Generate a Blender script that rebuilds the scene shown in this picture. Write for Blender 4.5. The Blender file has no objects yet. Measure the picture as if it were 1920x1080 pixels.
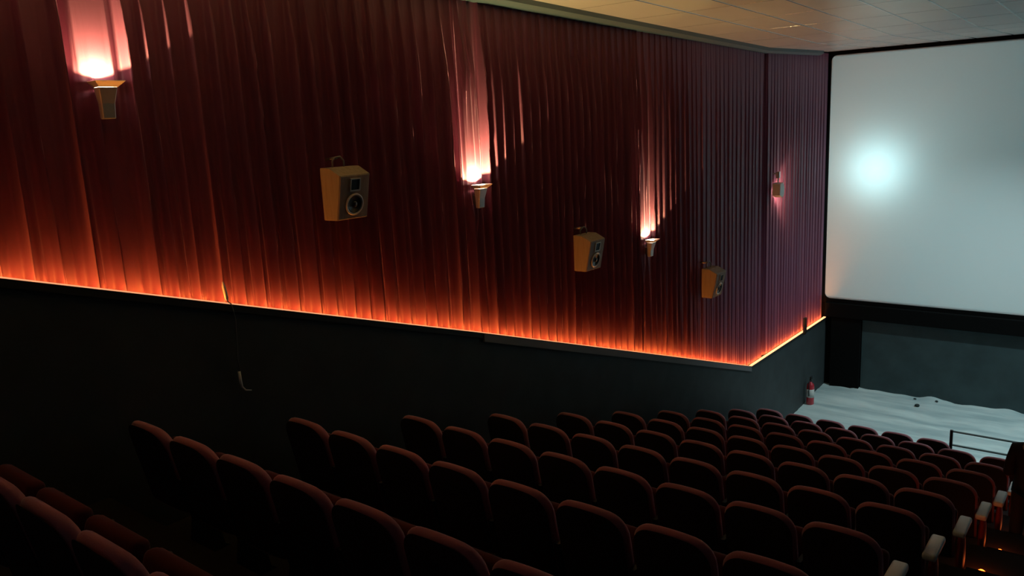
import bpy, bmesh, math, random
from math import sin, cos, pi, radians, exp, sqrt, atan2
from mathutils import Vector, Matrix, noise
random.seed(7)
S = bpy.context.scene
C = S.collection

# ------------------------------------------------------------------ camera
F_PX, PITCH, ROLL, YAW = 1510.3, radians(11.447), radians(2.848), radians(38.913)
fw = Vector((-sin(YAW)*cos(PITCH), cos(YAW)*cos(PITCH), -sin(PITCH)))
rt = Vector((cos(YAW), sin(YAW), 0)); up = rt.cross(fw)
ri = rt*cos(ROLL) - up*sin(ROLL); ui = up*cos(ROLL) + rt*sin(ROLL)
cam = bpy.data.cameras.new('camera'); cam.sensor_width = 36; cam.lens = F_PX/1920*36
cam.clip_start = .05
co = bpy.data.objects.new('camera', cam); C.objects.link(co); S.camera = co
co.matrix_world = Matrix(((ri.x, ui.x, -fw.x, 0), (ri.y, ui.y, -fw.y, 0), (ri.z, ui.z, -fw.z, 0), (0, 0, 0, 1)))

# ------------------------------------------------------------------ world and exposure
w = bpy.data.worlds.new('world'); S.world = w; w.use_nodes = True
bg = w.node_tree.nodes['Background']; bg.inputs[0].default_value = (.9, .95, 1, 1); bg.inputs[1].default_value = .032
S.view_settings.view_transform = 'Standard'; S.view_settings.look = 'None'
S.view_settings.exposure = 0; S.view_settings.gamma = 1
S.view_settings.use_curve_mapping = False

# tuning of the room's lamps, the glare spot and the added fill lights
P_PROJ, P_HOT, P_SCONCE, P_FLOOD, P_STEP, E_LED, P_FILL = 2800., 14., 135., 16., 1.2, 76.0, 500.

# ------------------------------------------------------------------ geometry constants (metres, camera eye = origin)
WX = -5.54                     # face of the dark lower wall on the left
YS = 18.0                      # screen wall
FZ = -6.22                     # flat floor before the screen
X0, Y0, Z0, DX, DY, DZ, HB = -5.172, 2.426, -1.844, .54, 1.2487, .384, .95
def ledge(y): 
    if y < 6.28: return -.77 - .3135*(y-1.845)
    if y < 13.69: return -2.16 - .3212*(y-6.28)
    return -4.54
def ceil_z(y): return max(1.55 - .0315*y, 1.10) if y < 14.3 else 1.10 + .02*(y-14.3)
def tier_z(j): return Z0 - j*DZ - HB

# ------------------------------------------------------------------ materials
def mat(name, col, rough=.6, metal=0, sheen=0, spec=.5, emit=None, es=0, bump=None, noise_col=None, coat=0, stint=(1, .78, .85, 1)):
    m = bpy.data.materials.new(name); m.use_nodes = True
    nt = m.node_tree; b = nt.nodes['Principled BSDF']
    b.inputs['Base Color'].default_value = (*col, 1); b.inputs['Roughness'].default_value = rough
    b.inputs['Metallic'].default_value = metal; b.inputs['Specular IOR Level'].default_value = spec
    if sheen: b.inputs['Sheen Weight'].default_value = sheen; b.inputs['Sheen Roughness'].default_value = .3; b.inputs['Sheen Tint'].default_value = stint
    if coat: b.inputs['Coat Weight'].default_value = coat
    if emit: b.inputs['Emission Color'].default_value = (*emit, 1); b.inputs['Emission Strength'].default_value = es
    tc = nt.nodes.new('ShaderNodeTexCoord')
    if bump:
        sc, st, mp = bump
        mpn = nt.nodes.new('ShaderNodeMapping'); mpn.inputs['Scale'].default_value = mp
        n = nt.nodes.new('ShaderNodeTexNoise'); n.inputs['Scale'].default_value = sc; n.inputs['Detail'].default_value = 5
        bn = nt.nodes.new('ShaderNodeBump'); bn.inputs['Strength'].default_value = st; bn.inputs['Distance'].default_value = .01
        nt.links.new(tc.outputs['Object'], mpn.inputs[0]); nt.links.new(mpn.outputs[0], n.inputs['Vector'])
        nt.links.new(n.outputs[0], bn.inputs['Height']); nt.links.new(bn.outputs[0], b.inputs['Normal'])
    if noise_col:
        sc, col2, mp = noise_col
        mpn = nt.nodes.new('ShaderNodeMapping'); mpn.inputs['Scale'].default_value = mp
        n = nt.nodes.new('ShaderNodeTexNoise'); n.inputs['Scale'].default_value = sc; n.inputs['Detail'].default_value = 6
        r = nt.nodes.new('ShaderNodeValToRGB')
        r.color_ramp.elements[0].color = (*col, 1); r.color_ramp.elements[1].color = (*col2, 1)
        r.color_ramp.elements[0].position = .35; r.color_ramp.elements[1].position = .65
        nt.links.new(tc.outputs['Object'], mpn.inputs[0]); nt.links.new(mpn.outputs[0], n.inputs['Vector'])
        nt.links.new(n.outputs[0], r.inputs[0]); nt.links.new(r.outputs[0], b.inputs['Base Color'])
    return m
M = dict(
 curtain = mat('burgundy_drape', (.175, .046, .098), .5, sheen=.95, stint=(1, .48, .78, 1), spec=.4, bump=(60, .15, (1, 1, .08))),
 blackwall = mat('black_painted_wall', (.045, .052, .055), .6, spec=.3, noise_col=(3, (.055, .066, .070), (1, 1, 1))),
 teal = mat('dark_teal_paint', (.05, .085, .092), .7, noise_col=(2.5, (.036, .062, .068), (1, 1, 1))),
 black = mat('matt_black_mask', (.006, .006, .006), .9, spec=.1),
 screen = mat('screen_vinyl', (.82, .84, .84), .9, spec=.1),
 tile = mat('ceiling_tile', (.80, .77, .74), .36, spec=.6, noise_col=(1.3, (.74, .70, .67), (1, .5, 1))),
 tbar = mat('ceiling_grid_metal', (.40, .40, .40), .18, metal=1),
 trimm = mat('grey_cornice', (.11, .17, .20), .5),
 carpet = mat('dark_carpet', (.018, .016, .016), .95, spec=.1, bump=(200, .3, (1, 1, 1))),
 sheet = mat('pale_floor', (.78, .88, .87), .8, noise_col=(1.6, (.46, .58, .60), (.45, 2.4, 1)), bump=(7, .6, (.4, 1.4, 1))),
 velvet = mat('seat_velvet', (.42, .17, .20), .9, sheen=1., spec=.2, bump=(150, .2, (1, 1, 1))),
 shadepanel = mat('shaded_back_panel', (.035, .028, .028), .9, spec=.15),
 seatshell = mat('seat_side_black', (.02, .018, .018), .6),
 cush = mat('cushion_velvet', (.07, .010, .010), .85, sheen=.3, spec=.2),
 litpanel = mat('lit_side_panel', (.40, .04, .03), .6),  # red brightened to carry the orange step light falling on it
 arm = mat('dark_armrest', (.03, .03, .03), .5),
 armwhite = mat('pale_armrest', (.86, .90, .92), .5),
 wood = mat('light_wood', (.32, .26, .19), .5, noise_col=(5, (.26, .20, .14), (6, 6, .5))),
 woodf = mat('baffle_wood', (.40, .28, .20), .5, noise_col=(5, (.31, .21, .15), (6, 6, .5))),
 cone = mat('speaker_cone', (.02, .02, .022), .35, coat=.5),
 horn = mat('horn_black', (.01, .01, .01), .5),
 ring = mat('satin_ring', (.6, .55, .5), .35, metal=.6),
 metal = mat('brushed_metal', (.55, .56, .56), .4, metal=.7),
 bracket = mat('dark_bracket', (.2, .18, .18), .4, metal=.6),
 glow = mat('halogen_glow', (1, .9, .7), .5, emit=(1, .78, .5), es=60),
 led = mat('led_strip_glow', (1, .6, .3), .5, emit=(1, .29, .04), es=E_LED),
 diffuser_dim = mat('strip_diffuser_dim', (1, .6, .4), .5, emit=(1, .42, .20), es=.95),
 diffuser = mat('strip_diffuser', (1, .7, .5), .5, emit=(1, .50, .20), es=1.6),
 fascia = mat('grey_fascia', (.20, .19, .20), .6),
 ledlip = mat('ledge_lip', (.015, .015, .015), .6),
 white = mat('white_plastic', (.75, .74, .72), .45),
 cord = mat('grey_cord', (.10, .10, .10), .5),
 red = mat('extinguisher_red', (.62, .03, .05), .35, coat=.5),
 rubber = mat('rubber_black', (.012, .012, .012), .6),
 rail = mat('rail_black', (.03, .035, .035), .45),
 railg = mat('rail_grey', (.16, .21, .21), .5),
 step = mat('step_light_glow', (1, .3, .05), .5, emit=(1, .13, .015), es=6),
 skin = mat('skin', (.35, .20, .15), .55),
 hair = mat('dark_hair', (.012, .009, .008), .6),
 coat = mat('dark_jacket', (.010, .010, .012), .8),
 pants = mat('dark_trousers', (.012, .012, .016), .85),
 shoe = mat('black_shoe', (.01, .01, .01), .4),
 debris = mat('dark_debris', (.03, .04, .04), .8),
)

# ------------------------------------------------------------------ helpers
def obj(name, bm, m, parent=None, smooth=False, loc=None):
    me = bpy.data.meshes.new(name)
    bmesh.ops.recalc_face_normals(bm, faces=bm.faces)
    bm.to_mesh(me); bm.free()
    if isinstance(m, (list, tuple)):
        for k in m: me.materials.append(k)
    else: me.materials.append(m)
    if smooth:
        for p in me.polygons: p.use_smooth = True
    o = bpy.data.objects.new(name, me); C.objects.link(o)
    if parent: o.parent = parent
    if loc: o.location = loc
    return o
def autosmooth(o, ang=40):
    me = o.data
    for p in me.polygons: p.use_smooth = True
    bm = bmesh.new(); bm.from_mesh(me)
    for e in bm.edges:
        if len(e.link_faces) == 2 and e.calc_face_angle(0) > radians(ang): e.smooth = False
    bm.to_mesh(me); bm.free(); return o
def tag(o, label=None, cat=None, group=None, kind=None):
    if label: o['label'] = label
    if cat: o['category'] = cat
    if group: o['group'] = group
    if kind: o['kind'] = kind
    return o
def thing(name, label, cat, loc=(0, 0, 0), group=None, rz=0):
    o = bpy.data.objects.new(name, None); C.objects.link(o); o.location = loc; o.rotation_euler = (0, 0, rz)
    o.empty_display_size = .1
    return tag(o, label, cat, group)
def struct(name, bm, m, label, smooth=False):
    o = obj(name, bm, m, smooth=smooth); return tag(o, label, None, None, 'structure')
def box(bm, x0, x1, y0, y1, z0, z1, bev=0, seg=2, mtx=None, mi=0):
    vs = [bm.verts.new(Vector(p)) for p in ((x0,y0,z0),(x1,y0,z0),(x1,y1,z0),(x0,y1,z0),(x0,y0,z1),(x1,y0,z1),(x1,y1,z1),(x0,y1,z1))]
    fs = [bm.faces.new([vs[i] for i in q]) for q in ((0,3,2,1),(4,5,6,7),(0,1,5,4),(1,2,6,5),(2,3,7,6),(3,0,4,7))]
    for f in fs: f.material_index = mi
    if mtx is not None:
        for v in vs: v.co = mtx @ v.co
    if bev:
        es = list({e for f in fs for e in f.edges})
        bmesh.ops.bevel(bm, geom=es, offset=bev, segments=seg, affect='EDGES', profile=.5)
    return fs
def tube(bm, pts, r, n=8, cap=True, mi=0):
    pts = [Vector(p) for p in pts]; rings = []
    for i, p in enumerate(pts):
        a = pts[max(i-1, 0)]; b = pts[min(i+1, len(pts)-1)]; d = (b-a).normalized()
        s = d.orthogonal().normalized() if abs(d.z) > .9 else d.cross(Vector((0, 0, 1))).normalized()
        if i and rings:
            s = (ps - d*ps.dot(d)).normalized()
        ps = s; t = d.cross(s); rr = r[i] if isinstance(r, (list, tuple)) else r
        rings.append([bm.verts.new(p + (s*cos(2*pi*k/n) + t*sin(2*pi*k/n))*rr) for k in range(n)])
    for A, B in zip(rings, rings[1:]):
        for k in range(n): bm.faces.new((A[k], A[(k+1)%n], B[(k+1)%n], B[k])).material_index = mi
    if cap: bm.faces.new(rings[0]).material_index = mi; bm.faces.new(rings[-1]).material_index = mi
def lathe(bm, prof, n=24, mtx=Matrix(), mi=0):
    rings = [[bm.verts.new(mtx @ Vector((r*cos(2*pi*k/n), r*sin(2*pi*k/n), z))) for k in range(n)] for r, z in prof]
    for A, B in zip(rings, rings[1:]):
        for k in range(n): bm.faces.new((A[k], A[(k+1)%n], B[(k+1)%n], B[k])).material_index = mi
    if prof[0][0] > 1e-4: bm.faces.new(rings[0]).material_index = mi
    if prof[-1][0] > 1e-4: bm.faces.new(rings[-1]).material_index = mi
    bmesh.ops.remove_doubles(bm, verts=[v for r in rings for v in r], dist=1e-5)
def prism(bm, poly, a, b, axis='y'):
    def P(p, t): return Vector((p[0], t, p[1])) if axis == 'y' else (Vector((t, p[0], p[1])) if axis == 'x' else Vector((p[0], p[1], t)))
    A = [bm.verts.new(P(p, a)) for p in poly]; B = [bm.verts.new(P(p, b)) for p in poly]; n = len(poly)
    fs = [bm.faces.new(A), bm.faces.new(B)] + [bm.faces.new((A[i], A[(i+1)%n], B[(i+1)%n], B[i])) for i in range(n)]
    return fs
def skin_mesh(name, joints, bones, m, parent=None, sub=2, root=0):
    me = bpy.data.meshes.new(name); me.from_pydata([j[0] for j in joints], bones, []); me.materials.append(m)
    o = bpy.data.objects.new(name, me); C.objects.link(o)
    sk = o.modifiers.new('skin', 'SKIN'); sk.use_smooth_shade = True
    ly = me.skin_vertices[0] if me.skin_vertices else None
    if ly is None:
        bm = bmesh.new(); bm.from_mesh(me); bm.verts.layers.skin.verify(); bm.to_mesh(me); bm.free(); ly = me.skin_vertices[0]
    for i, j in enumerate(joints):
        r = j[1]; ly.data[i].radius = (r, r) if not isinstance(r, tuple) else r
        ly.data[i].use_root = (i == root)
    sd = o.modifiers.new('sub', 'SUBSURF'); sd.levels = sub; sd.render_levels = sub
    if parent: o.parent = parent
    return o

# ------------------------------------------------------------------ floor: carpeted tiers down to the flat front
bm = bmesh.new()
ys = []; y = -3.2; 
prof = []
for j in range(-4, 10):
    ya = Y0 + j*DY - .15; prof += [(ya, tier_z(j-1) if j > -4 else tier_z(j)), (ya, tier_z(j))]
prof.append((Y0 + 10*DY - .35, tier_z(9))); prof.append((Y0 + 10*DY - .35, FZ - .06)); prof.append((YS+.3, FZ-.06))
A = [bm.verts.new((WX-.3, a, b)) for a, b in prof]; B = [bm.verts.new((5.6, a, b)) for a, b in prof]
for i in range(len(prof)-1):
    if abs(prof[i][0]-prof[i+1][0]) + abs(prof[i][1]-prof[i+1][1]) > 1e-6: bm.faces.new((A[i], A[i+1], B[i+1], B[i]))
struct('floor', bm, M['carpet'], 'dark carpeted stepped floor under the rows of seats')
# aisle half steps
for j in range(-1, 9):
    ym = Y0 + (j+1)*DY - .15; bm = bmesh.new()
    box(bm, -1.06, 1.06, ym-.001, ym+.42, tier_z(j+1)-.01, tier_z(j+1)+DZ/2, .01)
    tag(obj('aisle_step', bm, M['carpet']), None, None, None, 'structure')
# pale floor before the screen: shallow rounded steps and wrinkles
bm = bmesh.new()
nx, ny = 150, 70; xa, xb, yb0, yb1 = WX+.003, 5.5, Y0+10*DY-.34, YS+.02
def fz(x, y):
    z = FZ
    z += .07/(1+exp(-(y-17.15 - .05*sin(x*1.3))*22)) + .04/(1+exp(-(y-16.25-.04*sin(x*.9+1))*25))
    z += .030*noise.noise(Vector((x*1.1, y*3.2, 0))) + .016*noise.noise(Vector((x*4, y*7, 3)))
    if y > 17.75: z += (y-17.75)/.27*.17*max(0, noise.noise(Vector((x*2.3+5, 1, 0)))+.25)*(1 if -4.9 < x < -2.9 else .4)
    z += .02*exp(-((y-17.1-.05*sin(x*1.3))/.04)**2)
    return z
G = [[bm.verts.new((xa+(xb-xa)*i/nx, yb0+(yb1-yb0)*k/ny, fz(xa+(xb-xa)*i/nx, yb0+(yb1-yb0)*k/ny))) for k in range(ny+1)] for i in range(nx+1)]
for i in range(nx):
    for k in range(ny): bm.faces.new((G[i][k], G[i+1][k], G[i+1][k+1], G[i][k+1]))
struct('floor', bm, M['sheet'], 'pale grey crumpled floor surface in front of the screen', True)

# ------------------------------------------------------------------ left wall, lower dark part and its ledge
bm = bmesh.new()
yy = [-2.5, 1.845, 6.28, 13.69, YS]
top = [(a, ledge(a)-.058) for a in yy]
poly = [(-2.5, -7), (YS, -7)] + top[::-1]
prism(bm, poly, WX-.26, WX, axis='x')
struct('wall_left', bm, M['blackwall'], 'dark lower part of the left wall')
bm = bmesh.new(); box(bm, WX-.32, WX-.165, -2.5, YS, -7, 1.75)
struct('wall_left', bm, M['black'], 'wall behind the burgundy drapes')
def ribbon(bm, x0, x1, dz0, dz1, ya, yb):
    ps = [ya] + [q for q in (6.28, 13.69) if ya < q < yb] + [yb]
    rows = [[bm.verts.new((x, y_, ledge(y_)+dz)) for x, dz in ((x0, dz0), (x1, dz0), (x1, dz1), (x0, dz1))] for y_ in ps]
    for A_, B_ in zip(rows, rows[1:]):
        for k in range(4): bm.faces.new((A_[k], A_[(k+1)%4], B_[(k+1)%4], B_[k]))
    bm.faces.new(rows[0]); bm.faces.new(rows[-1])
bm = bmesh.new(); ribbon(bm, WX-.17, WX-.025, -.06, -.047, -2.5, YS-.02); ribbon(bm, WX-.026, WX+.02, -.06, -.004, -2.5, YS-.02)
struct('trim_1', bm, M['ledlip'], 'dark ledge running under the drapes')
def strip(label, ya, yb, dw):
    t = thing('light_strip', label, 'light strip', (WX-.03, ya, ledge(ya)), 'orange light strips under the drapes')
    for nm, m_, args in (('light_tape', 'led', (WX-.050, WX-.028, -.040, -.034, ya, yb)), ('diffuser', 'diffuser' if dw > .03 else 'diffuser_dim', (WX-.022, WX-.022+dw, -.003, .002 + dw*.25, ya, yb))):
        bm = bmesh.new(); ribbon(bm, *args)
        o = obj(nm, bm, M[m_], t)
        for v in o.data.vertices: v.co -= t.location
strip('thin glowing orange light strip on the sloping ledge under the long drapes', -2.4, 13.69, .016)
strip('brightest level stretch of light strip on the ledge beside the screen', 13.70, YS-.1, .045)
bm = bmesh.new(); ribbon(bm, WX+.001, WX+.028, -.10, -.012, 6.32, 13.69)
struct('trim_5', bm, M['fascia'], 'grey fascia below the light strip right of the drape seam')
# ceiling and cornice
bm = bmesh.new()
cy = [-3, 0, 4, 8, 11, 14.3, YS+.1]
for a, b in zip(cy, cy[1:]):
    bm.faces.new([bm.verts.new(p) for p in ((WX-.3, a, ceil_z(a)), (5.6, a, ceil_z(a)), (5.6, b, ceil_z(b)), (WX-.3, b, ceil_z(b)))])
    bm.faces.new([bm.verts.new(p) for p in ((WX-.3, a, ceil_z(a)+.1), (WX-.3, b, ceil_z(b)+.1), (5.6, b, ceil_z(b)+.1), (5.6, a, ceil_z(a)+.1))])
struct('ceiling', bm, M['tile'], 'suspended ceiling of pale tiles')
bm = bmesh.new()
for k in range(0, 18):
    x = -4.70 + .6*k
    for a, b in zip(cy, cy[1:]):
        tube(bm, [(x, a, ceil_z(a)+.002), (x, b, ceil_z(b)+.003)], .009, 6)
for k in range(0, 18):
    y_ = -1.3 + 1.2*k
    if y_ > 17.5: break
    tube(bm, [(WX, y_, ceil_z(y_)+.004), (5.5, y_, ceil_z(y_)+.004)], .0055, 6)
struct('trim_2', bm, M['tbar'], 'thin metal grid between the ceiling tiles')
bm = bmesh.new()
for a, b in zip(cy, cy[1:-1] + [17.2]):
    vs = []
    for y_ in (a, b):
        z = ceil_z(y_); vs.append([bm.verts.new(p) for p in ((WX-.2, y_, z-.085), (WX-.02, y_, z-.085), (WX+.05, y_, z-.055), (WX+.05, y_, z+.01), (WX-.2, y_, z+.01))])
    for k in range(5): bm.faces.new((vs[0][k], vs[0][(k+1)%5], vs[1][(k+1)%5], vs[1][k]))
    bm.faces.new(vs[0]); bm.faces.new(vs[1])
struct('trim_3', bm, M['trimm'], 'grey cornice between the drapes and the ceiling')

bm = bmesh.new(); box(bm, 5.6, 5.75, -3, YS+.1, -7, 1.9)
struct('wall_right', bm, M['blackwall'], 'dark right wall of the hall')

# ------------------------------------------------------------------ screen wall
bm = bmesh.new(); box(bm, WX-.3, 5.6, YS+.06, YS+.2, -7, 1.9)
struct('wall_front', bm, M['black'], 'black wall behind the screen')
bm = bmesh.new(); box(bm, -4.76, 5.5, YS-.02, YS+.07, FZ-.1, -4.50)
struct('wall_front', bm, M['teal'], 'dark teal wall under the screen')
def rrect(x0, x1, z0, z1, r, n=8):
    pts = []
    for cx, cz, a0 in ((x1-r, z1-r, 0), (x0+r, z1-r, 90), (x0+r, z0+r, 180), (x1-r, z0+r, 270)):
        for k in range(n+1):
            a = radians(a0 + 90*k/n); pts.append((cx+r*cos(a), cz+r*sin(a)))
    return pts
SX0, SX1, SZ0, SZ1 = -5.57, 5.46, -4.11, 1.095
sc = thing('cinema_screen', 'large pale cinema screen with rounded corners and a bright glare spot', 'screen', (0, YS, SZ0))
bm = bmesh.new(); prism(bm, [(x, z-SZ0) for x, z in rrect(SX0, SX1, SZ0, SZ1, .12)], -.03, 0)
obj('screen_surface', bm, M['screen'], sc)
# black frame around it
bm = bmesh.new()
inner = rrect(SX0, SX1, SZ0, SZ1, .12); cx, cz = 0, (SZ0+SZ1)/2
def out(p):
    x, z = p; return (max(-5.63, min(5.55, x*1.06)), max(SZ0-.09, min(ceil_z(YS)+.0, cz+(z-cz)*1.06)))
I0 = [bm.verts.new((x, -.06, z-SZ0)) for x, z in inner]; O0 = [bm.verts.new((*((out(p)[0], -.06)), out(p)[1]-SZ0)) for p in inner]
I1 = [bm.verts.new((x, .0, z-SZ0)) for x, z in inner]; O1 = [bm.verts.new((out(p)[0], .0, out(p)[1]-SZ0)) for p in inner]
n = len(inner)
for i in range(n):
    j = (i+1) % n
    for q in ((I0[i], I0[j], O0[j], O0[i]), (I0[i], I0[j], I1[j], I1[i]), (O0[i], O0[j], O1[j], O1[i])):
        try: bm.faces.new(q)
        except ValueError: pass
obj('screen_frame', bm, M['black'], sc)
bm = bmesh.new(); box(bm, WX+.005, 5.5, YS-.14, YS-.04, -4.51, SZ0-.085, .01)
struct('trim_4', bm, M['black'], 'black beam under the screen')
bm = bmesh.new(); box(bm, WX+.14, -4.78, YS-.10, YS-.0, FZ+.03, -4.52, .005)
struct('wall_front', bm, M['black'], 'black panel below the left corner of the screen')

# projector in the booth behind the seats
def projector():
    t = thing('film_projector', 'projector on its plinth at the back of the hall', 'projector', (0, -2.3, .75))
    bm = bmesh.new(); box(bm, -.2, .2, -.35, .25, -.12, .12, .02); obj('projector_body', bm, M['arm'], t)
    bm = bmesh.new(); lathe(bm, [(.05, .25), (.055, .36), (.05, .36), (.045, .30), (0, .29)], 20, Matrix.Rotation(-pi/2, 4, 'X')); obj('lens', bm, M['horn'], t)
    bm = bmesh.new(); box(bm, -.15, .15, -.3, .2, tier_z(-4)-.75, -.12, .01); obj('plinth', bm, M['seatshell'], t)
    L = bpy.data.lights.new('projector_lamp', 'SPOT'); L.energy = P_PROJ; L.color = (.55, .92, .95)
    L.spot_size = radians(42); L.spot_blend = 0; L.shadow_soft_size = .02
    o = bpy.data.objects.new('projector_lamp', L); C.objects.link(o); o.parent = t; o.location = (0, .42, 0)
    src = Vector((0, -1.88, .75)); tgt = Vector((0, YS, cz))
    o.rotation_euler = (tgt-src).to_track_quat('-Z', 'Y').to_euler()
    # beam pattern: a plain field cut to the screen, with the glare spot put in
    L.use_nodes = True; nt = L.node_tree; em = nt.nodes['Emission']
    rot = o.rotation_euler.to_matrix().inverted()
    geo = nt.nodes.new('ShaderNodeTexCoord'); sep = nt.nodes.new('ShaderNodeSeparateXYZ')
    nt.links.new(geo.outputs['Normal'], sep.inputs[0])
    def mth(op, a, b=None, c=None):
        n = nt.nodes.new('ShaderNodeMath'); n.operation = op
        for k, v in enumerate((a, b, c)):
            if v is None: continue
            if isinstance(v, (int, float)): n.inputs[k].default_value = v
            else: nt.links.new(v, n.inputs[k])
        return n.outputs[0]
    az = mth('ABSOLUTE', sep.outputs[2])
    u = mth('DIVIDE', sep.outputs[0], az); v = mth('DIVIDE', sep.outputs[1], az)
    def uv(p):
        d = rot @ (Vector(p)-src); return d.x/-d.z, d.y/-d.z
    uL, vT = uv((SX0, YS, SZ1)); uR, vB = uv((SX1, YS, SZ0)); hu, hv = uv((-4.62, YS, -1.28))
    uT = uv((SX0, YS, SZ1)); 
    mu = mth('LESS_THAN', mth('ABSOLUTE', u), max(abs(uR), abs(uL))*.998)
    mv = mth('MULTIPLY', mth('LESS_THAN', v, max(vT, vB)-.001), mth('GREATER_THAN', v, min(vT, vB)+.001))
    mask = mth('MULTIPLY', mu, mv)
    du = mth('SUBTRACT', u, hu); dv = mth('SUBTRACT', v, hv)
    r2 = mth('ADD', mth('MULTIPLY', du, du), mth('MULTIPLY', dv, dv))
    def gauss(s, amp): return mth('MULTIPLY', mth('EXPONENT', mth('MULTIPLY', r2, -1/(s*s))), amp)
    D = 20.
    fld = mth('ADD', mth('ADD', mth('ADD', gauss(.60/D, P_HOT*.42), gauss(1.2/D, P_HOT*.10)), gauss(2.8/D, 1.0)), .72)
    nt.links.new(mth('MULTIPLY', fld, mask), em.inputs['Strength'])
projector()

# fill lights added out of view to brighten the floor before the screen
for x, yd in ((-.9, 15.6), (2.2, 15.6)):
    t = thing('fill_light', 'added fill light in the ceiling over the floor before the screen, ' + ('left one' if x < 0 else 'right one'), 'fill_light', (x, yd, ceil_z(yd)), 'added fill lights before the screen')
    bm = bmesh.new(); lathe(bm, [(.09, .0), (.09, -.02), (.07, -.02), (.06, .0)], 24); obj('fill_ring', bm, M['white'], t, True)
    L = bpy.data.lights.new('fill_lamp', 'SPOT'); L.energy = P_FILL; L.color = (.70, .97, 1); L.spot_size = radians(92); L.spot_blend = .9; L.shadow_soft_size = .06
    lo = bpy.data.objects.new('fill_lamp', L); C.objects.link(lo); lo.parent = t; lo.location = (0, 0, -.03)
    lo.rotation_euler = Vector((-2.4, .1, -7.3)).to_track_quat('-Z', 'Y').to_euler()

# ------------------------------------------------------------------ drapes
CREST = [1.88, 2.06, 2.25, 2.44, 2.63, 2.86, 3.02, 3.2, 3.38, 3.57, 3.74, 3.89, 4.05, 4.28, 4.45, 4.66, 4.82, 4.99, 5.16, 5.35, 5.53, 5.71, 5.89, 6.08]
q = 1.88
while q > -2.2: q -= random.uniform(.16, .21); CREST.insert(0, q)
q = 6.36
while q < 17.8:
    CREST.append(q); q += random.uniform(.13, .19)
for yl in (2.66, 6.44, 10.05):                 # the lamps sit on a flat width of cloth between two deep pleats
    CREST = [c for c in CREST if not .15 < abs(c-yl) < .27] + [yl-.21, yl+.22]
CREST = sorted(CREST)
INFO = [(c, random.choice((.116, .110, .104, .09))+random.uniform(-.006, .006), random.uniform(.014, .024), random.uniform(.35, .65), random.uniform(.015, .040)) for c in CREST]
def fold(y, z, H, k):
    """how far the cloth stands out; y along the wall, z height above the ledge, H full height"""
    ft = min(1, max(0, (H-z)/(.28*H))); ft = .25+.75*ft*ft*(3-2*ft)
    over = min(1, max(0, (z-1.1)/.35))*min(1, max(0, (3.1-z)/.7))                     # above the lamps the cloth hangs flatter between two pleats
    bay = over*max(0, max(1-abs(y-yl)/.17 for yl in (2.66, 6.44, 10.05)))
    far = min(1, max(0, (y-8.5)/3.5))                      # tighter, shallower pleats towards the screen
    d = .008 + .055*min(1, bay*3)*(1-far) + .075*far + .006*noise.noise(Vector((y*3, z*.3, k)))
    import bisect
    m = bisect.bisect(CREST, y)
    for i in range(max(0, m-3), min(len(CREST), m+3)):
        c, A, wl, mid, A2 = INFO[i]; A *= 1-.80*far; A2 *= 1-.55*far
        if any(abs(c-yl) < .19 for yl in (2.66, 6.44, 10.05)): A *= 1-over
        cc = c + .022*noise.noise(Vector((z*.45, i*3.7, k)))
        s_ = y - cc; wdt = wl*(1-.35*min(1, z/2.5)) if s_ < 0 else .009
        d += A*ft*exp(-(s_/wdt)**2)
        nxt = CREST[i+1] if i+1 < len(CREST) else c+.18
        cm = c + (nxt-c)*mid + .02*noise.noise(Vector((z*.6, i*1.7, 9)))
        d += A2*ft*exp(-((y-cm)/.020)**2)*max(.25, 1-z*.5)
    return d
def drape(ya, yb, k, label):
    bm = bmesh.new(); step = .0065; n = int((yb-ya)/step); rows = 14; G = []
    for i in range(n+1):
        y_ = ya + (yb-ya)*i/n; zb = ledge(y_)-.006; zt = ceil_z(y_)-.03; col = []
        ed = min(y_-ya, yb-y_)
        for r in range(rows+1):
            f = r/rows; z = zb + (zt-zb)*f; h = z-zb
            d = fold(y_, h, zt-zb, k)
            if ed < .05: d = d*(ed/.05) + (1-ed/.05)*(.055 if ed > .012 else .0)
            col.append(bm.verts.new((WX-.155+d, y_, z)))
        G.append(col)
    for i in range(n):
        for r in range(rows): bm.faces.new((G[i][r], G[i+1][r], G[i+1][r+1], G[i][r+1]))
    return tag(obj('pleated_drape', bm, M['curtain'], smooth=True), label, 'drape', 'drapes along the left wall')
drape(-2.3, 6.24, 1, 'burgundy pleated drape nearest the camera, behind the first two wall lamps')
drape(6.262, 14.40, 2, 'burgundy pleated drape in the middle of the wall, behind the two small speakers')
drape(14.47, 17.93, 3, 'narrow burgundy pleated drape beside the screen')

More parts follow.
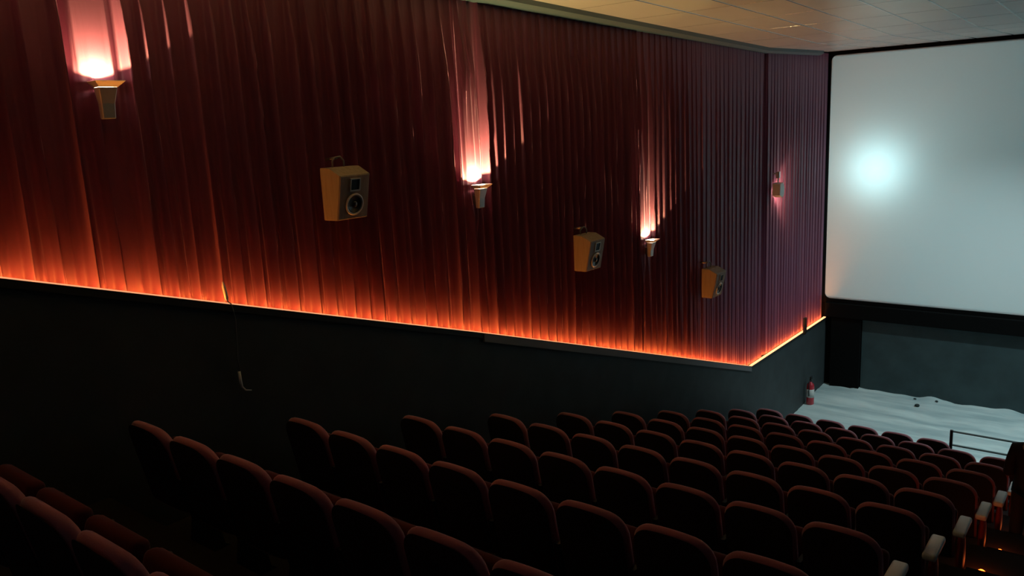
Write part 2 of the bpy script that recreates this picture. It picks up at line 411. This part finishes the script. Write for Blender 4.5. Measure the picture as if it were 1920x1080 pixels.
# ------------------------------------------------------------------ wall lamps
def frustum(bm, w0, d0, z0, w1, d1, z1, xoff=0, cap0=True, cap1=False):
    a = [bm.verts.new((xoff+sx*d0, sy*w0, z0)) for sx, sy in ((0, -.5), (1, -.5), (1, .5), (0, .5))]
    b = [bm.verts.new((xoff+sx*d1, sy*w1, z1)) for sx, sy in ((0, -.5), (1, -.5), (1, .5), (0, .5))]
    for k in range(4): bm.faces.new((a[k], a[(k+1)%4], b[(k+1)%4], b[k]))
    if cap0: bm.faces.new(a)
    if cap1: bm.faces.new(b)
def sconce(y, z, label, dim=1.):
    t = thing('wall_lamp', label, 'wall lamp', (WX-.042, y, z), 'uplighters on the drapes')
    bm = bmesh.new(); frustum(bm, .085, .05, -.23, .09, .06, -.13); frustum(bm, .09, .06, -.13, .125, .09, -.025, cap0=False, cap1=True)
    o = obj('lamp_body', bm, M['metal'], t); m = o.modifiers.new('b', 'BEVEL'); m.width = .006; m.segments = 2
    bm = bmesh.new(); frustum(bm, .125, .09, -.024, .20, .13, .012, cap0=False)
    o = obj('lamp_rim', bm, M['metal'], t); m = o.modifiers.new('s', 'SOLIDIFY'); m.thickness = .004
    bm = bmesh.new(); lathe(bm, [(0, -.05), (.012, -.045), (.012, .045), (0, .05)], 12, Matrix.Translation((.055, 0, .004)) @ Matrix.Rotation(pi/2, 4, 'X'))
    obj('bulb', bm, M['glow'], t, True)
    bm = bmesh.new(); box(bm, -.09, .0, -.03, .03, -.2, -.1, .004); obj('wall_mount', bm, M['bracket'], t)
    L = bpy.data.lights.new('lamp_light', 'SPOT'); L.energy = P_SCONCE*dim; L.color = (1, .76, .27)
    L.spot_size = radians(132); L.spot_blend = .08; L.shadow_soft_size = .018
    lo = bpy.data.objects.new('lamp_light', L); C.objects.link(lo); lo.parent = t; lo.location = (.05, 0, .022); lo.rotation_euler = Vector((-.2, 0, 1)).to_track_quat('-Z', 'X').to_euler()
sconce(2.66, .40, 'lit metal wall lamp nearest the camera, high at the left of the drapes', .5)
sconce(6.42, -.61, 'lit metal wall lamp beside the seam of the drapes, between two speakers', .9)
sconce(10.05, -1.70, 'lit metal wall lamp between the two small wooden speakers', .5)
# floodlight beside the screen, turned towards the drape
t = thing('flood_lamp', 'small white flood lamp on a bracket near the screen, shining along the drape', 'wall lamp', (WX-.015, 14.72, -1.42))
bm = bmesh.new()
prism(bm, [(-.11, -.09), (.02, -.14), (.11, -.10), (.13, .04), (.06, .14), (-.09, .12)], .02, .17, axis='x')
o = obj('lamp_housing', bm, M['white'], t); m = o.modifiers.new('b', 'BEVEL'); m.width = .012; m.segments = 2
bm = bmesh.new(); tube(bm, [(.0, 0, .30), (.06, 0, .30), (.09, 0, .24), (.09, 0, .10)], .012, 8); box(bm, .06, .12, -.03, .03, .22, .34, .006); obj('bracket', bm, M['metal'], t, False)
bm = bmesh.new(); box(bm, .04, .15, .125, .14, -.08, .02, .003); obj('lamp_glass', bm, M['glow'], t)
L = bpy.data.lights.new('flood_light', 'SPOT'); L.energy = P_FLOOD; L.color = (1, .72, .42); L.spot_size = radians(120); L.spot_blend = .5; L.shadow_soft_size = .03
lo = bpy.data.objects.new('flood_light', L); C.objects.link(lo); lo.parent = t; lo.location = (.09, .17, -.03)
lo.rotation_euler = Vector((-.45, .75, -.1)).to_track_quat('-Z', 'Y').to_euler()

# ------------------------------------------------------------------ loudspeakers
def speaker(y, z, label, s=1.):
    t = thing('wall_speaker', label, 'loudspeaker', (WX+.02, y, z), 'wooden loudspeakers on the left wall'); t.scale = (s, s, s)
    W2 = .165
    bm = bmesh.new()
    prism(bm, [(0, 0), (.17, 0), (.25, .375), (.12, .44), (0, .44)], -W2, W2)
    o = obj('cabinet', bm, M['wood'], t); m = o.modifiers.new('b', 'BEVEL'); m.width = .006; m.segments = 2
    # baffle frame: origin at bottom front, local v up the slanted front
    vdir = Vector((.08, 0, .375)).normalized(); nrm = Vector((vdir.z, 0, -vdir.x)); side = Vector((0, 1, 0))
    fm = Matrix(((side.x, vdir.x, nrm.x, .17), (side.y, vdir.y, nrm.y, 0), (side.z, vdir.z, nrm.z, 0), (0, 0, 0, 1)))
    bm = bmesh.new(); box(bm, -W2+.008, W2-.008, .008, .376, -.004, .004, .002, mtx=fm); obj('baffle', bm, M['woodf'], t)
    wf = fm @ Matrix.Translation((.005, .13, .004))
    bm = bmesh.new(); lathe(bm, [(.078, 0), (.095, 0), (.095, .010), (.088, .014), (.078, .012), (.078, 0)], 32, wf); obj('woofer_ring', bm, M['ring'], t, True)
    bm = bmesh.new(); lathe(bm, [(.079, .010), (.070, .012), (.062, .004), (.028, -.002+.004), (.026, .012), (.015, .018), (0, .020)], 32, wf); obj('woofer_cone', bm, M['cone'], t, True)
    bm = bmesh.new(); h = .045
    for a, b, c, d in ((-h-.01, h+.01, -h-.01, -h), (-h-.01, h+.01, h, h+.01), (-h-.01, -h, -h, h), (h, h+.01, -h, h)):
        box(bm, a, b, c, d, 0, .012, 0, mtx=fm @ Matrix.Translation((0, .30, .004)))
    obj('horn_frame', bm, M['ring'], t)
    bm = bmesh.new(); box(bm, -h, h, -h, h, 0, .003, 0, mtx=fm @ Matrix.Translation((0, .30, .004))); obj('horn', bm, M['horn'], t)
    bm = bmesh.new()
    tube(bm, [(.03, -.05, .43), (.03, -.05, .49), (.035, -.02, .52), (.04, .03, .525), (.045, .06, .49), (.045, .06, .43)], .009, 8)
    tube(bm, [(-.16, 0, .50), (.03, 0, .515)], .012, 8)
    obj('hanging_bracket', bm, M['bracket'], t, True)
speaker(4.51, -.72, 'wooden loudspeaker nearest the camera, hung on the drape left of the seam lamp', 1.0)
speaker(8.24, -1.80, 'wooden loudspeaker hung on the drape right of the seam lamp')
speaker(11.80, -2.84, 'wooden loudspeaker farthest from the camera, right of the small lamp', 1.05)

# ------------------------------------------------------------------ cord and socket box on the wall, extinguisher, railing
t = thing('hanging_cord', 'thin cord with a white plug hanging down the dark wall from the ledge', 'cord', (WX+.03, 3.37, -1.97))
bm = bmesh.new(); tube(bm, [(-.030, -.03, .90), (-.034, -.022, .86), (-.042, -.004, .765), (-.044, -.002, .745)], [.005, .015, .015, .007], 8); obj('plug', bm, M['white'], t, True)
bm = bmesh.new()
tube(bm, [(-.044, -.002, .75), (-.03, .0, .735), (-.002, .004, .722), (.004, .006, .70), (.006, .02, .6), (.002, .012, .42), (.004, .0, .28), (.0, .005, .17)], .0045, 6); obj('cord', bm, M['cord'], t, True)
bm = bmesh.new(); tube(bm, [(.0, .0, .18), (.0, .003, .10), (.0, .012, .05), (.0, .04, .015), (.0, .09, .0)], [.011, .012, .008, .006, .004], 8); obj('cord_end', bm, M['white'], t, True)
t = thing('socket_box', 'small framed box on the ledge in front of the light strip near the screen', 'box', (WX+.03, 16.45, -4.58))
bm = bmesh.new()
for a, b, c, d in ((-.05, .05, 0, .02), (-.05, .05, .33, .35), (-.05, -.033, .02, .33), (.033, .05, .02, .33)): box(bm, 0, .045, a, b, c, d)
obj('box_frame', bm, M['rubber'], t)
bm = bmesh.new(); box(bm, 0, .02, -.033, .033, .02, .33); obj('box_plate', bm, M['white'], t)
t = thing('fire_extinguisher', 'red fire extinguisher with a white label standing by the left wall', 'fire extinguisher', (WX+.13, 16.66, fz(WX+.13, 16.66)))
bm = bmesh.new(); lathe(bm, [(.070, 0), (.078, .01), (.078, .40), (.065, .45), (.03, .48), (.025, .50), (0, .50)], 24); obj('cylinder', bm, M['red'], t, True)
bm = bmesh.new(); lathe(bm, [(.0795, .16), (.0795, .34)], 24)
bm.faces.ensure_lookup_table(); obj('paper_label', bm, M['white'], t, True)
bm = bmesh.new(); lathe(bm, [(.022, .49), (.022, .54), (0, .545)], 12); box(bm, -.015, .015, -.02, .10, .545, .56, .003); box(bm, -.012, .012, -.02, .09, .585, .60, .003); box(bm, -.01, .01, -.02, 0, .55, .6)
obj('valve', bm, M['rubber'], t)
bm = bmesh.new(); tube(bm, [(0, -.02, .53), (0, -.09, .52), (0, -.105, .44), (0, -.095, .2)], .010, 8); obj('hose', bm, M['rubber'], t, True)

t = thing('guard_rail', 'black metal guard rail with two bars standing before the front row', 'railing', (-2.33, 14.4, FZ))
for px in (0, 1.5, 3.2):
    bm = bmesh.new(); box(bm, px-.022, px+.022, -.022, .022, -.06, .86, .004); obj('rail_post', bm, M['rail'], t)
for hz in (.84, .60):
    bm = bmesh.new(); tube(bm, [(0, 0, hz), (3.2, 0, hz)], .018, 8); obj('rail_bar', bm, M['railg'], t)
# dark crumbs on the pale floor
for (x, y_, s) in ((-3.48, 17.45, .05), (-3.62, 17.88, .03), (-3.2, 17.85, .03)):
    bm = bmesh.new(); bmesh.ops.create_icosphere(bm, subdivisions=2, radius=s)
    for v in bm.verts: v.co *= 1+.3*noise.noise(v.co*30); v.co.z *= .6
    lb = {0: 'dark lump lying on the pale floor, farthest from the wall', 1: 'small dark scrap at the foot of the teal wall, left one', 2: 'small dark scrap at the foot of the teal wall, right one'}[[.05, .03, .03].index(s) if s == .05 else (1 if x < -3.5 else 2)]
    tag(obj('dark_pebble', bm, M['debris'], None, True, (x, y_, fz(x, y_)+s*.4)), lb, 'scrap', 'dark scraps on the pale floor')

# ------------------------------------------------------------------ cinema seats
def seat_back_bm(hw=.252, H1=.955, T=.052, r=.12, yo=0., H0=.32):
    """a padded back: pillowed shell with an arched top and rounded corners"""
    bm = bmesh.new(); NU, NV = 22, 16
    def top(x):
        c = max(0, abs(x)-(hw-r)); return H1 - .035*(x/hw)**2 - .95*(r-sqrt(max(0, r*r-c*c)))
    F, K = [], []
    for a in range(NU+1):
        u = sin(-pi/2 + pi*a/NU); x = hw*u; f, k = [], []
        for b in range(NV+1):
            v = sin(pi/2*b/NV); z = H0 + (top(x)-H0)*v
            t = T*(max(0, 1-abs(u)**7)**.45)*(max(0, 1-v**14)**.45)
            yc = -(z-.34)*.20 + .12 + (u*hw/.252)**2*.018 + yo
            f.append(bm.verts.new((x, yc+t, z))); k.append(bm.verts.new((x, yc-t*.85, z)))
        F.append(f); K.append(k)
    for a in range(NU):
        for b in range(NV):
            bm.faces.new((F[a][b], F[a+1][b], F[a+1][b+1], F[a][b+1])); bm.faces.new((K[a][b], K[a][b+1], K[a+1][b+1], K[a+1][b]))
        bm.faces.new((F[a][0], K[a][0], K[a+1][0], F[a+1][0]))
    bmesh.ops.remove_doubles(bm, verts=bm.verts[:], dist=1e-4)
    return bm
def make_seat():
    t = thing('theatre_chair', 'chair', 'cinema chair')
    autosmooth(obj('backrest', seat_back_bm(), M['velvet'], t), 50)
    autosmooth(obj('back_shade_panel', seat_back_bm(.237, .942, .006, .115, -.0455, .335), M['shadepanel'], t), 50)  # dark panel added to keep the backs in shade behind the lit rims
    mt = Matrix.Translation((0, .20, .37)) @ Matrix.Rotation(radians(74), 4, 'X')
    bm = bmesh.new(); box(bm, -.235, .235, -.02, .36, -.05, .05, .04, 4, mtx=mt)
    autosmooth(obj('seat_cushion', bm, M['cush'], t), 50)
    bm = bmesh.new(); prism(bm, [(.02, 0), (.34, 0), (.30, .03), (.25, .30), (.33, .58), (.04, .60), (.10, .30), (.06, .03)], .25, .285, axis='x')
    obj('leg', bm, M['seatshell'], t)
    bm = bmesh.new(); box(bm, .255, .282, .22, .40, .60, .635, .014, 3, mtx=None); autosmooth(obj('armrest', bm, M['arm'], t), 50)
    bm = bmesh.new(); tube(bm, [(-.245, .17, .38), (.245, .17, .38)], .02, 8); obj('pivot_bar', bm, M['seatshell'], t)
    return t
proto = make_seat(); used = False
bm = bmesh.new()
bmesh.ops.create_uvsphere(bm, u_segments=20, v_segments=14, radius=1, matrix=Matrix.Translation((.292, .20, .34)) @ Matrix.Diagonal((.036, .11, .235, 1)))
box(bm, .262, .28, .15, .25, 0, .14); box(bm, .262, .28, .15, .25, .54, .602)
tmp = obj('leg', bm, M['litpanel'], None); autosmooth(tmp, 45); aisle_leg = tmp.data; bpy.data.objects.remove(tmp)
arm_end = None
ORD = ['first', 'second', 'third', 'fourth', 'fifth', 'sixth', 'seventh', 'eighth']
ROW = {9: 'front row by the screen', 8: 'second row from the screen', 7: 'third row from the screen', 6: 'fourth row from the screen', 5: 'fifth row from the screen',
       4: 'sixth row from the screen', 3: 'seventh row from the screen', 2: 'fourth row from the camera', 1: 'third row from the camera', 0: 'second row from the camera', -1: 'dim row nearest the camera'}
seats = []
for j in range(-1, 10):
    rng = {9: range(0, 6), -1: range(1, 6)}.get(j, range(0, 8))
    for i in rng:
        if not used: r = proto; used = True; kids = list(r.children)
        else:
            r = proto.copy(); C.objects.link(r); kids = []
            for ch in list(proto.children):
                c = ch.copy(); C.objects.link(c); c.parent = r; kids.append(c)
        r.location = (X0+i*DX, Y0+j*DY, tier_z(j))
        if i == 7:
            where = 'aisle chair with pale armrest in the ' + ROW[j]
            for c in kids:
                if c.name.startswith('armrest'):
                    if arm_end is None:
                        bm = bmesh.new(); box(bm, .25, .35, -.04, .32, .60, .66, .02, 3); tmp = obj('armrest', bm, M['armwhite'], r); autosmooth(tmp, 50); arm_end = tmp.data
                        bpy.data.objects.remove(tmp)
                    c.data = arm_end; c['label'] = 'pale grey armrest pad at the aisle'
        elif i == 0: where = 'dark red cinema chair against the left wall in the ' + ROW[j]
        elif j == 9 and i == 5: where = 'dark red cinema chair at the right end of the front row, beside the guard rail'
        else: where = 'dark red cinema chair, %s from the left wall in the %s' % (ORD[i], ROW[j])
        if i == 7:
            for c in kids:
                if c.name.startswith('leg'): c.data = aisle_leg; c['label'] = 'bulging side panel facing the aisle, red brightened as lit orange'
        r['label'] = where; r['group'] = 'cinema chairs in the left block'; seats.append(r)

# ------------------------------------------------------------------ step lights along the aisle
for j, nm in ((4, 'nearest the camera'), (5, 'second from the camera'), (6, 'third from the camera'), (7, 'beside the standing person')):
    y_ = Y0 + j*DY + .55; z = tier_z(j)
    t = thing('step_light', 'small glowing orange step light on the aisle floor, ' + nm, 'step light', (-.97, y_, z), 'orange step lights in the aisle')
    bm = bmesh.new(); box(bm, -.05, .05, -.035, .035, 0, .02, .005); obj('light_base', bm, M['rubber'], t)
    bm = bmesh.new(); lathe(bm, [(.032, .018), (.030, .032), (.018, .042), (0, .045)], 16); obj('light_lens', bm, M['step'], t, True)
    L = bpy.data.lights.new('step_glow', 'POINT'); L.energy = P_STEP; L.color = (1, .16, .03); L.shadow_soft_size = .03
    lo = bpy.data.objects.new('step_glow', L); C.objects.link(lo); lo.parent = t; lo.location = (0, 0, .09)

# ------------------------------------------------------------------ person standing in the aisle
def person(px, py, pz, rz, s):
    t = thing('person', 'person in dark clothes standing in the aisle at the right edge, facing the screen', 'person', (px, py, pz), None, rz); t.scale = (s, s, s)
    J = [((0, 0, .95), (.15, .10)), ((0, -.01, 1.12), (.135, .095)), ((0, -.01, 1.30), (.155, .10)), ((0, -.01, 1.43), (.11, .08)),
         ((0, .0, 1.50), .055), ((0, .012, 1.56), .058), ((0, .02, 1.63), (.078, .092)), ((0, .01, 1.71), (.075, .09)), ((0, .0, 1.76), (.045, .055))]
    B = [(k, k+1) for k in range(8)]
    for sx in (-1, 1):
        b = len(J)
        J += [((sx*.155, -.01, 1.40), .058), ((sx*.20, -.01, 1.20), .046), ((sx*.22, .0, 1.08), .038), ((sx*.13, .20, 1.12), .028), ((sx*.09, .24, 1.13), (.034, .020)), ((sx*.06, .28, 1.13+sx*.045), (.036, .015))]
        B += [(3, b)] + [(b+k, b+k+1) for k in range(5)]
        for f_ in range(4):
            q = len(J); ox = sx*.05 + (f_-1.5)*.019; ln = (.07, .082, .078, .062)[3-f_]
            J += [((ox, .295, 1.128+sx*.05), .0095), ((ox, .295+ln*.48, 1.118+sx*.05), .0088), ((ox, .295+ln*.8, 1.09+sx*.05), .0078)]
            B += [(b+5, q), (q, q+1), (q+1, q+2)]
        q = len(J); J += [((sx*.07, .25, 1.165), .011), ((sx*.055, .27, 1.185), .0095), ((sx*.05, .29, 1.195), .0085)]; B += [(b+4, q), (q, q+1), (q+1, q+2)]
        b = len(J)
        J += [((sx*.09, 0, .86), .088), ((sx*.10, .01, .52), .058), ((sx*.105, -.01, .34), .055), ((sx*.11, -.02, .09), .038), ((sx*.115, .03, .045), (.04, .03)), ((sx*.12, .12, .03), (.038, .024))]
        B += [(0, b)] + [(b+k, b+k+1) for k in range(5)]
    skin_mesh('body', J, B, M['skin'], t)
    # face details
    bm = bmesh.new(); lathe(bm, [(0, -.03), (.012, -.02), (.014, 0), (.007, .03), (0, .035)], 10, Matrix.Translation((0, .115, 1.635))); obj('nose', bm, M['skin'], t, True)
    for sx in (-1, 1):
        bm = bmesh.new(); bmesh.ops.create_uvsphere(bm, u_segments=10, v_segments=8, radius=.012, matrix=Matrix.Translation((sx*.03, .098, 1.665))); obj('eye', bm, M['white'], t, True)
        bm = bmesh.new(); bmesh.ops.create_uvsphere(bm, u_segments=10, v_segments=8, radius=.03, matrix=Matrix.Translation((sx*.08, .01, 1.645)) @ Matrix.Diagonal((.35, .6, 1, 1))); obj('ear', bm, M['skin'], t, True)
    bm = bmesh.new(); bmesh.ops.create_uvsphere(bm, u_segments=10, v_segments=8, radius=.022, matrix=Matrix.Translation((0, .103, 1.595)) @ Matrix.Diagonal((1, .4, .3, 1))); obj('mouth', bm, M['skin'], t, True)
    bm = bmesh.new(); bmesh.ops.create_uvsphere(bm, u_segments=24, v_segments=16, radius=1, matrix=Matrix.Translation((0, -.012, 1.69)) @ Matrix.Diagonal((.106, .118, .122, 1)))
    for v in list(bm.verts):
        if v.co.y > .05 and v.co.z < 1.70: v.co.y = .03
        v.co += v.co.normalized()*.004*noise.noise(v.co*40)
    obj('hair', bm, M['hair'], t, True)
    J = [((0, 0, .80), (.185, .135)), ((0, -.01, 1.12), (.165, .122)), ((0, -.01, 1.30), (.178, .122)), ((0, -.01, 1.43), (.115, .095)), ((0, -.004, 1.495), .068)]
    B = [(0, 1), (1, 2), (2, 3), (3, 4)]
    for sx in (-1, 1):
        b = len(J); J += [((sx*.16, -.01, 1.40), .074), ((sx*.205, -.01, 1.20), .064), ((sx*.225, .01, 1.07), .060), ((sx*.145, .18, 1.115), .044)]
        B += [(3, b)] + [(b+k, b+k+1) for k in range(3)]
    skin_mesh('jacket', J, B, M['coat'], t)
    J = [((0, 0, 1.02), (.17, .12))]; B = []
    for sx in (-1, 1):
        b = len(J); J += [((sx*.09, 0, .86), .102), ((sx*.10, .01, .52), .078), ((sx*.105, -.01, .30), .072), ((sx*.11, -.02, .07), .066)]; B += [(0, b)] + [(b+k, b+k+1) for k in range(3)]
    skin_mesh('trousers', J, B, M['pants'], t)
    for sx in (-1, 1):
        bm = bmesh.new(); box(bm, sx*.115-.05, sx*.115+.05, -.09, .19, 0, .085, .035, 4); obj('shoe', bm, M['shoe'], t, True)
person(-.80, 9.86, tier_z(6), radians(3), .97)
